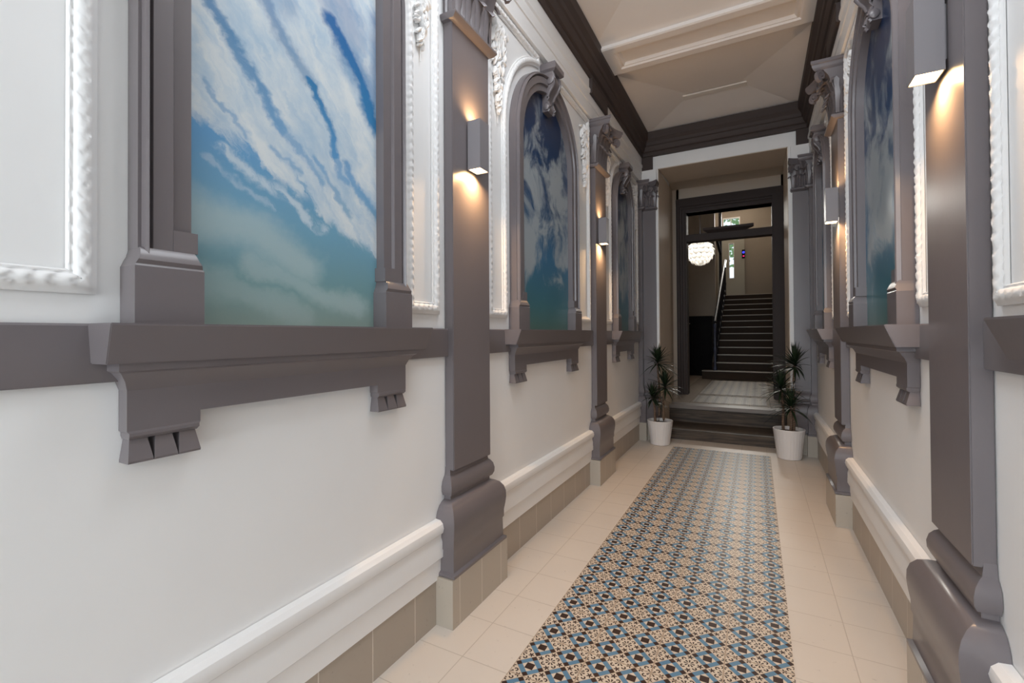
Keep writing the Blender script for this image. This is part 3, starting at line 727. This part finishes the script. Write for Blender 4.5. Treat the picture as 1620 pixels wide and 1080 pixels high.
fmap = lambda p, u, z: (u, DY - p, z)
b = MB(fmap)
prof = [(0, -.16), (0, .012), (.018, .014), (.022, .022), (.05, .024), (.056, .034), (.075, .038), (.082, .050), (.112, .052), (.122, .04), (.122, 0), (.122, -.001)]
path = [(DI0, LZ), (DI0, 2.605), (DI1 - .026, 2.605), (DI1 - .026, LZ)]
b.sweep([(-q[0], q[1]) for q in path][::-1] if False else path, [(w_, p_) for w_, p_ in prof], closed=False)
b.build('frame', DGREY, d, 20)
MB(fmap).box(-.16, .045, DI0 - .01, DI1 - .02, 2.605, 2.63).build('header', DGREY, d, 0)
MB(fmap).box(-.16, .054, FX0, FX1, 2.70, FZ1).build('header_moulding', DGREY, d, 0, bevel=.006)
MB(fmap).box(-.16, .056, DI1 - .02, FX1, LZ, 2.70).build('jamb', DGREY, d, 0, bevel=.006)
MB(fmap).box(-.12, .030, DI0, DI1, DZ, 2.325).build('transom_bar', DGREY, d, 0, bevel=.004)
b = MB(fmap)
b.loft([[(0.03, a0, z), (p, a0, z), (p, a1, z), (.03, a1, z)] for a0, a1, p, z in ((-.53, -.10, .038, 2.245), (-.53, -.10, .044, 2.315), (-.545, -.075, .060, 2.33), (-.575, -.03, .095, 2.345), (-.58, -.02, .10, 2.35), (-.58, -.02, .10, 2.375))])
b.build('transom_hood', DGREY, d, 20)
MB(fmap).box(-.062, -.058, DI0 - .005, DI1 - .02, 2.32, 2.61).build('transom_pane', GLASS, d, 0)

# ------------------------------------------------------------------ stair hall
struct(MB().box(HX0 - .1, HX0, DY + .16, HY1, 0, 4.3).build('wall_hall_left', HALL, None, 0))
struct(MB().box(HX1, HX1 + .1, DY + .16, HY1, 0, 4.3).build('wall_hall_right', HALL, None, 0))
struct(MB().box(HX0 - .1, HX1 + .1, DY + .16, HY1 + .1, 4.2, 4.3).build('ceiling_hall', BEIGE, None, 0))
WX0, WX1, WZ0, WZ1 = -.72, -.335, 3.50, 3.915
SL0, SL1, SZ0, SZ1 = -.580, -.482, 2.42, 3.265
b = MB(); Y0, Y1 = HY1, HY1 + .12
b.box(HX0, WX0, Y0, Y1, .1, 4.2); b.box(WX1, HX1, Y0, Y1, .1, 4.2); b.box(WX0, WX1, Y0, Y1, WZ1, 4.2); b.box(WX0, WX1, Y0, Y1, 3.46, WZ0)
b.box(WX0, SL0, Y0, Y1, .1, 3.46); b.box(SL1, WX1, Y0, Y1, .1, 3.46); b.box(SL0, SL1, Y0, Y1, .1, SZ0); b.box(SL0, SL1, Y0, Y1, SZ1, 3.46)
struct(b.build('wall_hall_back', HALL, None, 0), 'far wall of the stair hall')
wn = thing('window_1', 'bright window with garden trees seen through the transom', 'window', ((WX0 + WX1) / 2, HY1, WZ0)); wn['kind'] = 'structure'
b = MB(); b.box(WX0, WX0 + .02, Y0 - .01, Y0 + .05, WZ0, WZ1); b.box(WX1 - .02, WX1, Y0 - .01, Y0 + .05, WZ0, WZ1); b.box(WX0 + .02, WX1 - .02, Y0 - .01, Y0 + .05, WZ1 - .025, WZ1); b.box(WX0 + .02, WX1 - .02, Y0 - .01, Y0 + .05, WZ0, WZ0 + .025); b.box(-.545, -.525, Y0, Y0 + .04, WZ0 + .025, WZ1 - .025)
b.build('window_frame', POTW, wn, 0); MB().box(WX0 + .02, WX1 - .02, Y0 + .022, Y0 + .026, WZ0 + .02, WZ1 - .02).build('pane', GLASS, wn, 0)
dr = thing('door_2', 'grey landing door with a narrow lit glass slit at the top of the stairs', 'door', (-.5, HY1, 1.95)); dr['kind'] = 'structure'
b = MB(); yy = (HY1 - .035, HY1)
b.box(-.80, SL0, *yy, 1.95, 3.44); b.box(SL1, -.285, *yy, 1.95, 3.44); b.box(SL0, SL1, *yy, 1.95, SZ0); b.box(SL0, SL1, *yy, SZ1, 3.44); b.build('door_leaf', HALLG, dr, 0)
b = MB(); b.box(SL0 - .012, SL0, HY1 - .045, HY1, SZ0 - .012, SZ1 + .012); b.box(SL1, SL1 + .012, HY1 - .045, HY1, SZ0 - .012, SZ1 + .012); b.box(SL0, SL1, HY1 - .045, HY1, SZ1, SZ1 + .012); b.box(SL0, SL1, HY1 - .045, HY1, SZ0 - .012, SZ0); b.build('slit_frame', POTW, dr, 0)
MB().box(SL0, SL1, HY1 + .02, HY1 + .024, SZ0, SZ1).build('slit_pane', GLASS, dr, 0)
b = MB(); b.box(-.285, -.245, HY1 - .05, HY1, 1.95, 3.48); b.box(-.84, -.80, HY1 - .05, HY1, 1.95, 3.48); b.box(-.80, -.285, HY1 - .05, HY1, 3.44, 3.48); b.build('door_frame', HALLG, dr, 0)
cp = thing('call_panel', 'small black panel with blue and red lights beside the landing door', 'call panel', (-.265, HY1 - .05, 2.96))
MB().box(-.30, -.235, HY1 - .065, HY1 - .05, 2.88, 3.09).build('panel_plate', BLACK, cp, 0)
b = MB(lambda a, b_, c: (a, b_, c)); b.lump((-.265, HY1 - .067, 3.025), [(.028, 0, 0), (0, 0, .028), (0, .01, 0)], 6, 14); b.build('blue_light', BLUE_LED, cp)
b = MB(); b.lump((-.265, HY1 - .067, 2.935), [(.018, 0, 0), (0, 0, .018), (0, .01, 0)], 6, 14); b.build('red_light', RED_LED, cp)
# the staircase
st = thing('staircase', 'dark wooden staircase of thirteen steps rising beyond the doorway', 'stairs', (-.1, 8.55, LZ))
SX0, SX1 = -.665, HX1 - .004; SY, G, RZ, Z1 = 8.55, .27, .1262, .432
for i in range(13):
    z = Z1 + i * RZ; y = SY + i * G; zb = (LZ + .002) if i == 0 else Z1 + (i - 1) * RZ
    yend = HY1 - .06 if i == 12 else y + G
    s = MB().box(SX0 if i else SX0 - .17, SX1, y, yend + .001 if i < 12 else yend, zb - (.06 if i else 0), z).build('step', STEPW, st, 0)
    MB().box(SX0 if i else SX0 - .17, SX1, y - .022, y + .012, z - .012, z + .003).build('nosing', EDGE, s, 0)
b = MB(); b.loft([[(SX0 - .03, SY + .27, LZ + .002), (SX0 - .03, SY + .27, Z1 + RZ), (SX0 - .03, SY + 12 * G, Z1 + 12 * RZ + .03), (SX0 - .03, HY1 - .06, Z1 + 12 * RZ + .03), (SX0 - .03, HY1 - .06, LZ + .002)],
                  [(SX0, SY + .27, LZ + .002), (SX0, SY + .27, Z1 + RZ), (SX0, SY + 12 * G, Z1 + 12 * RZ + .03), (SX0, HY1 - .06, Z1 + 12 * RZ + .03), (SX0, HY1 - .06, LZ + .002)]])
b.build('stringer', STEPW, st, 0)
ra = thing('stair_railing', 'black iron stair railing with bright newel at the left of the staircase', 'railing', (SX0, SY + .1, Z1))
hx = SX0 + .034; sl = RZ / G
top = lambda y: Z1 + (y - SY) * sl + .80
hr = [(hx, SY + .06, top(SY + .06))] + [(hx, SY + .06 + i * .4, top(SY + .06 + i * .4)) for i in range(1, 9)]
MB().tube(hr, .024, 8).build('handrail', IRON, ra, 60)
MB().tube([(hx + .03, SY + 2.75, top(SY + 2.75) + .01), (hx + .03, SY + 3.25, top(SY + 3.25) + .01)], .009, 8).build('bright_rail', CHROME, ra, 60)
MB().lathe([(.03, 0), (.03, .05), (.020, .07), (.018, .3), (.026, .34), (.026, .37), (.018, .41), (.018, .70), (.028, .74), (.030, .79), (.012, .80)], (hx, SY + .06, Z1 + .003), 14).build('newel_post', plain('blue_black_gloss_iron', (.05, .055, .09, 1), .22), ra, 50)
for i in range(12):
    y = SY + (i + 1) * G + .10; z0 = Z1 + (i + 1) * RZ
    MB().lathe([(.016, 0), (.016, .02), (.009, .04), (.009, .22), (.017, .27), (.009, .32), (.009, .6), (.015, .64), (.010, top(y) - z0 - .02)], (hx, y, z0 + .003), 8).build('baluster', IRON, ra, 50)
MB().tube([(hx, SY + .2, top(SY + .2) - .62), (hx, SY + 3.2, top(SY + 3.2) - .62)], .012, 6).build('lower_rail', IRON, ra, 60)
ur = thing('upper_stair_railing', 'dark railing of the upper flight, crossing behind the transom bar', 'railing', (-.70, 11.9, 1.95))
MB().box(-.775, -.71, 11.98, 12.04, 1.96, 3.95).build('post', IRON, ur, 0, bevel=.01)
MB().tube([(-.74, 11.97, 2.95), (-.83, 11.0, 3.45), (-.90, 10.2, 3.90)], .035, 8).build('handrail', IRON, ur, 60)
# wall and cabinet left of the stairs
LWY = 9.75
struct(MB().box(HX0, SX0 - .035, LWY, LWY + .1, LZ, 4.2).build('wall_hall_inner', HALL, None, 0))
cb = thing('low_cabinet', 'low black cabinet against the hall wall left of the staircase', 'cabinet', (-1.06, 9.45, LZ))
MB().box(-1.38, -.72, 9.20, LWY - .005, LZ + .001, 1.36).build('body', BLACK, cb, 0, bevel=.004)
MB().box(-1.385, -.715, 9.19, LWY - .003, 1.36, 1.385).build('top_board', BLACK, cb, 0)
MB().box(-1.36, -1.06, 9.185, 9.20, LZ + .06, 1.34).build('door_panel', BLACK, cb, 0); MB().box(-1.04, -.74, 9.185, 9.20, LZ + .06, 1.34).build('door_panel', BLACK, cb, 0)
b = MB(); b.box(-1.17, -1.09, 9.165, 9.185, 1.24, 1.255); b.build('handle', CHROME, cb, 0)
# pendant lamp of overlapping white petals
PX, PY, PZ, PR = -.752, 7.62, 2.315, .205
pl = thing('pendant_lamp', 'glowing white pendant lamp of overlapping petals in the stair hall', 'pendant lamp', (PX, PY, PZ))
for r_, (th, nn) in enumerate(((.30, 7), (.66, 11), (1.00, 14), (1.34, 16), (1.68, 16), (2.02, 13), (2.36, 9), (2.66, 5))):
    for k in range(nn):
        az = 2 * PI * (k + .5 * (r_ % 2)) / nn; b = MB(); rings = []
        wd = 2 * PI * PR * max(.35, math.sin(th + .25)) / nn * 1.15
        for i in range(7):
            s_ = i / 6; pa = th + s_ * .52; rr = PR * (.84 + .20 * s_ ** 1.3)
            c = Vector((PX + rr * math.sin(pa) * math.cos(az), PY + rr * math.sin(pa) * math.sin(az), PZ + rr * math.cos(pa)))
            tg = Vector((-math.sin(az), math.cos(az), 0)); hw = wd * .5 * (1 if s_ < .5 else max(.05, math.sqrt(max(0, 1 - ((s_ - .5) / .5) ** 2)))); nr = (c - Vector((PX, PY, PZ))).normalized()
            cv = nr * (-.10 * hw)
            rings.append([tuple(c - tg * hw + cv - nr * .001), tuple(c - nr * .001), tuple(c + tg * hw + cv - nr * .001), tuple(c + tg * hw + cv + nr * .001), tuple(c + nr * .001), tuple(c - tg * hw + cv + nr * .001)])
        b.loft(rings); b.build('petal', PETAL, pl, 60)
b = MB(); b.lump((PX, PY, PZ), [(.06, 0, 0), (0, .06, 0), (0, 0, .06)], 8, 14); b.build('bulb', BULB, pl)
b = MB().tube([(PX, PY, PZ + .06), (PX, PY, 4.18)], .005, 8); b.build('cable', IRON, pl)
MB().lathe([(.045, 0), (.05, .01), (.05, .03), (.02, .035)], (PX, PY, 4.165), 20).build('ceiling_rose', POTW, pl)
# trees in the garden behind the landing window
rnd = random.Random(3)
for q, (tx, ty, tz, lab) in enumerate(((-1.0, 16.3, 4.7, 'leafy garden tree seen at the left through the landing window'), (.3, 20.0, 4.9, 'leafy garden tree seen at the right through the landing window'))):
    tr = thing('garden_tree', lab, 'tree', (tx, ty, 0))
    MB().tube([(tx, ty, 0), (tx + .05, ty, 2), (tx, ty, tz)], [.12, .09, .05], 8).build('trunk', TRUNK, tr)
    b = MB()
    for i in range(420):
        d = Vector((rnd.gauss(0, 1), rnd.gauss(0, 1), rnd.gauss(0, 1))).normalized() * rnd.uniform(.5, 1.) ; c = Vector((tx, ty, tz)) + Vector((d.x * 1.3, d.y * 1.0, d.z * 1.7))
        a = Vector((rnd.uniform(-1, 1), rnd.uniform(-1, 1), rnd.uniform(-1, 1))).normalized(); e = a.orthogonal().normalized(); s_ = rnd.uniform(.08, .16)
        b.lump(c, [a * s_, e * s_ * .6, a.cross(e) * s_ * .18], 3, 6)
    b.build('foliage', TREE, tr, 60)
bpy.context.view_layer.update()
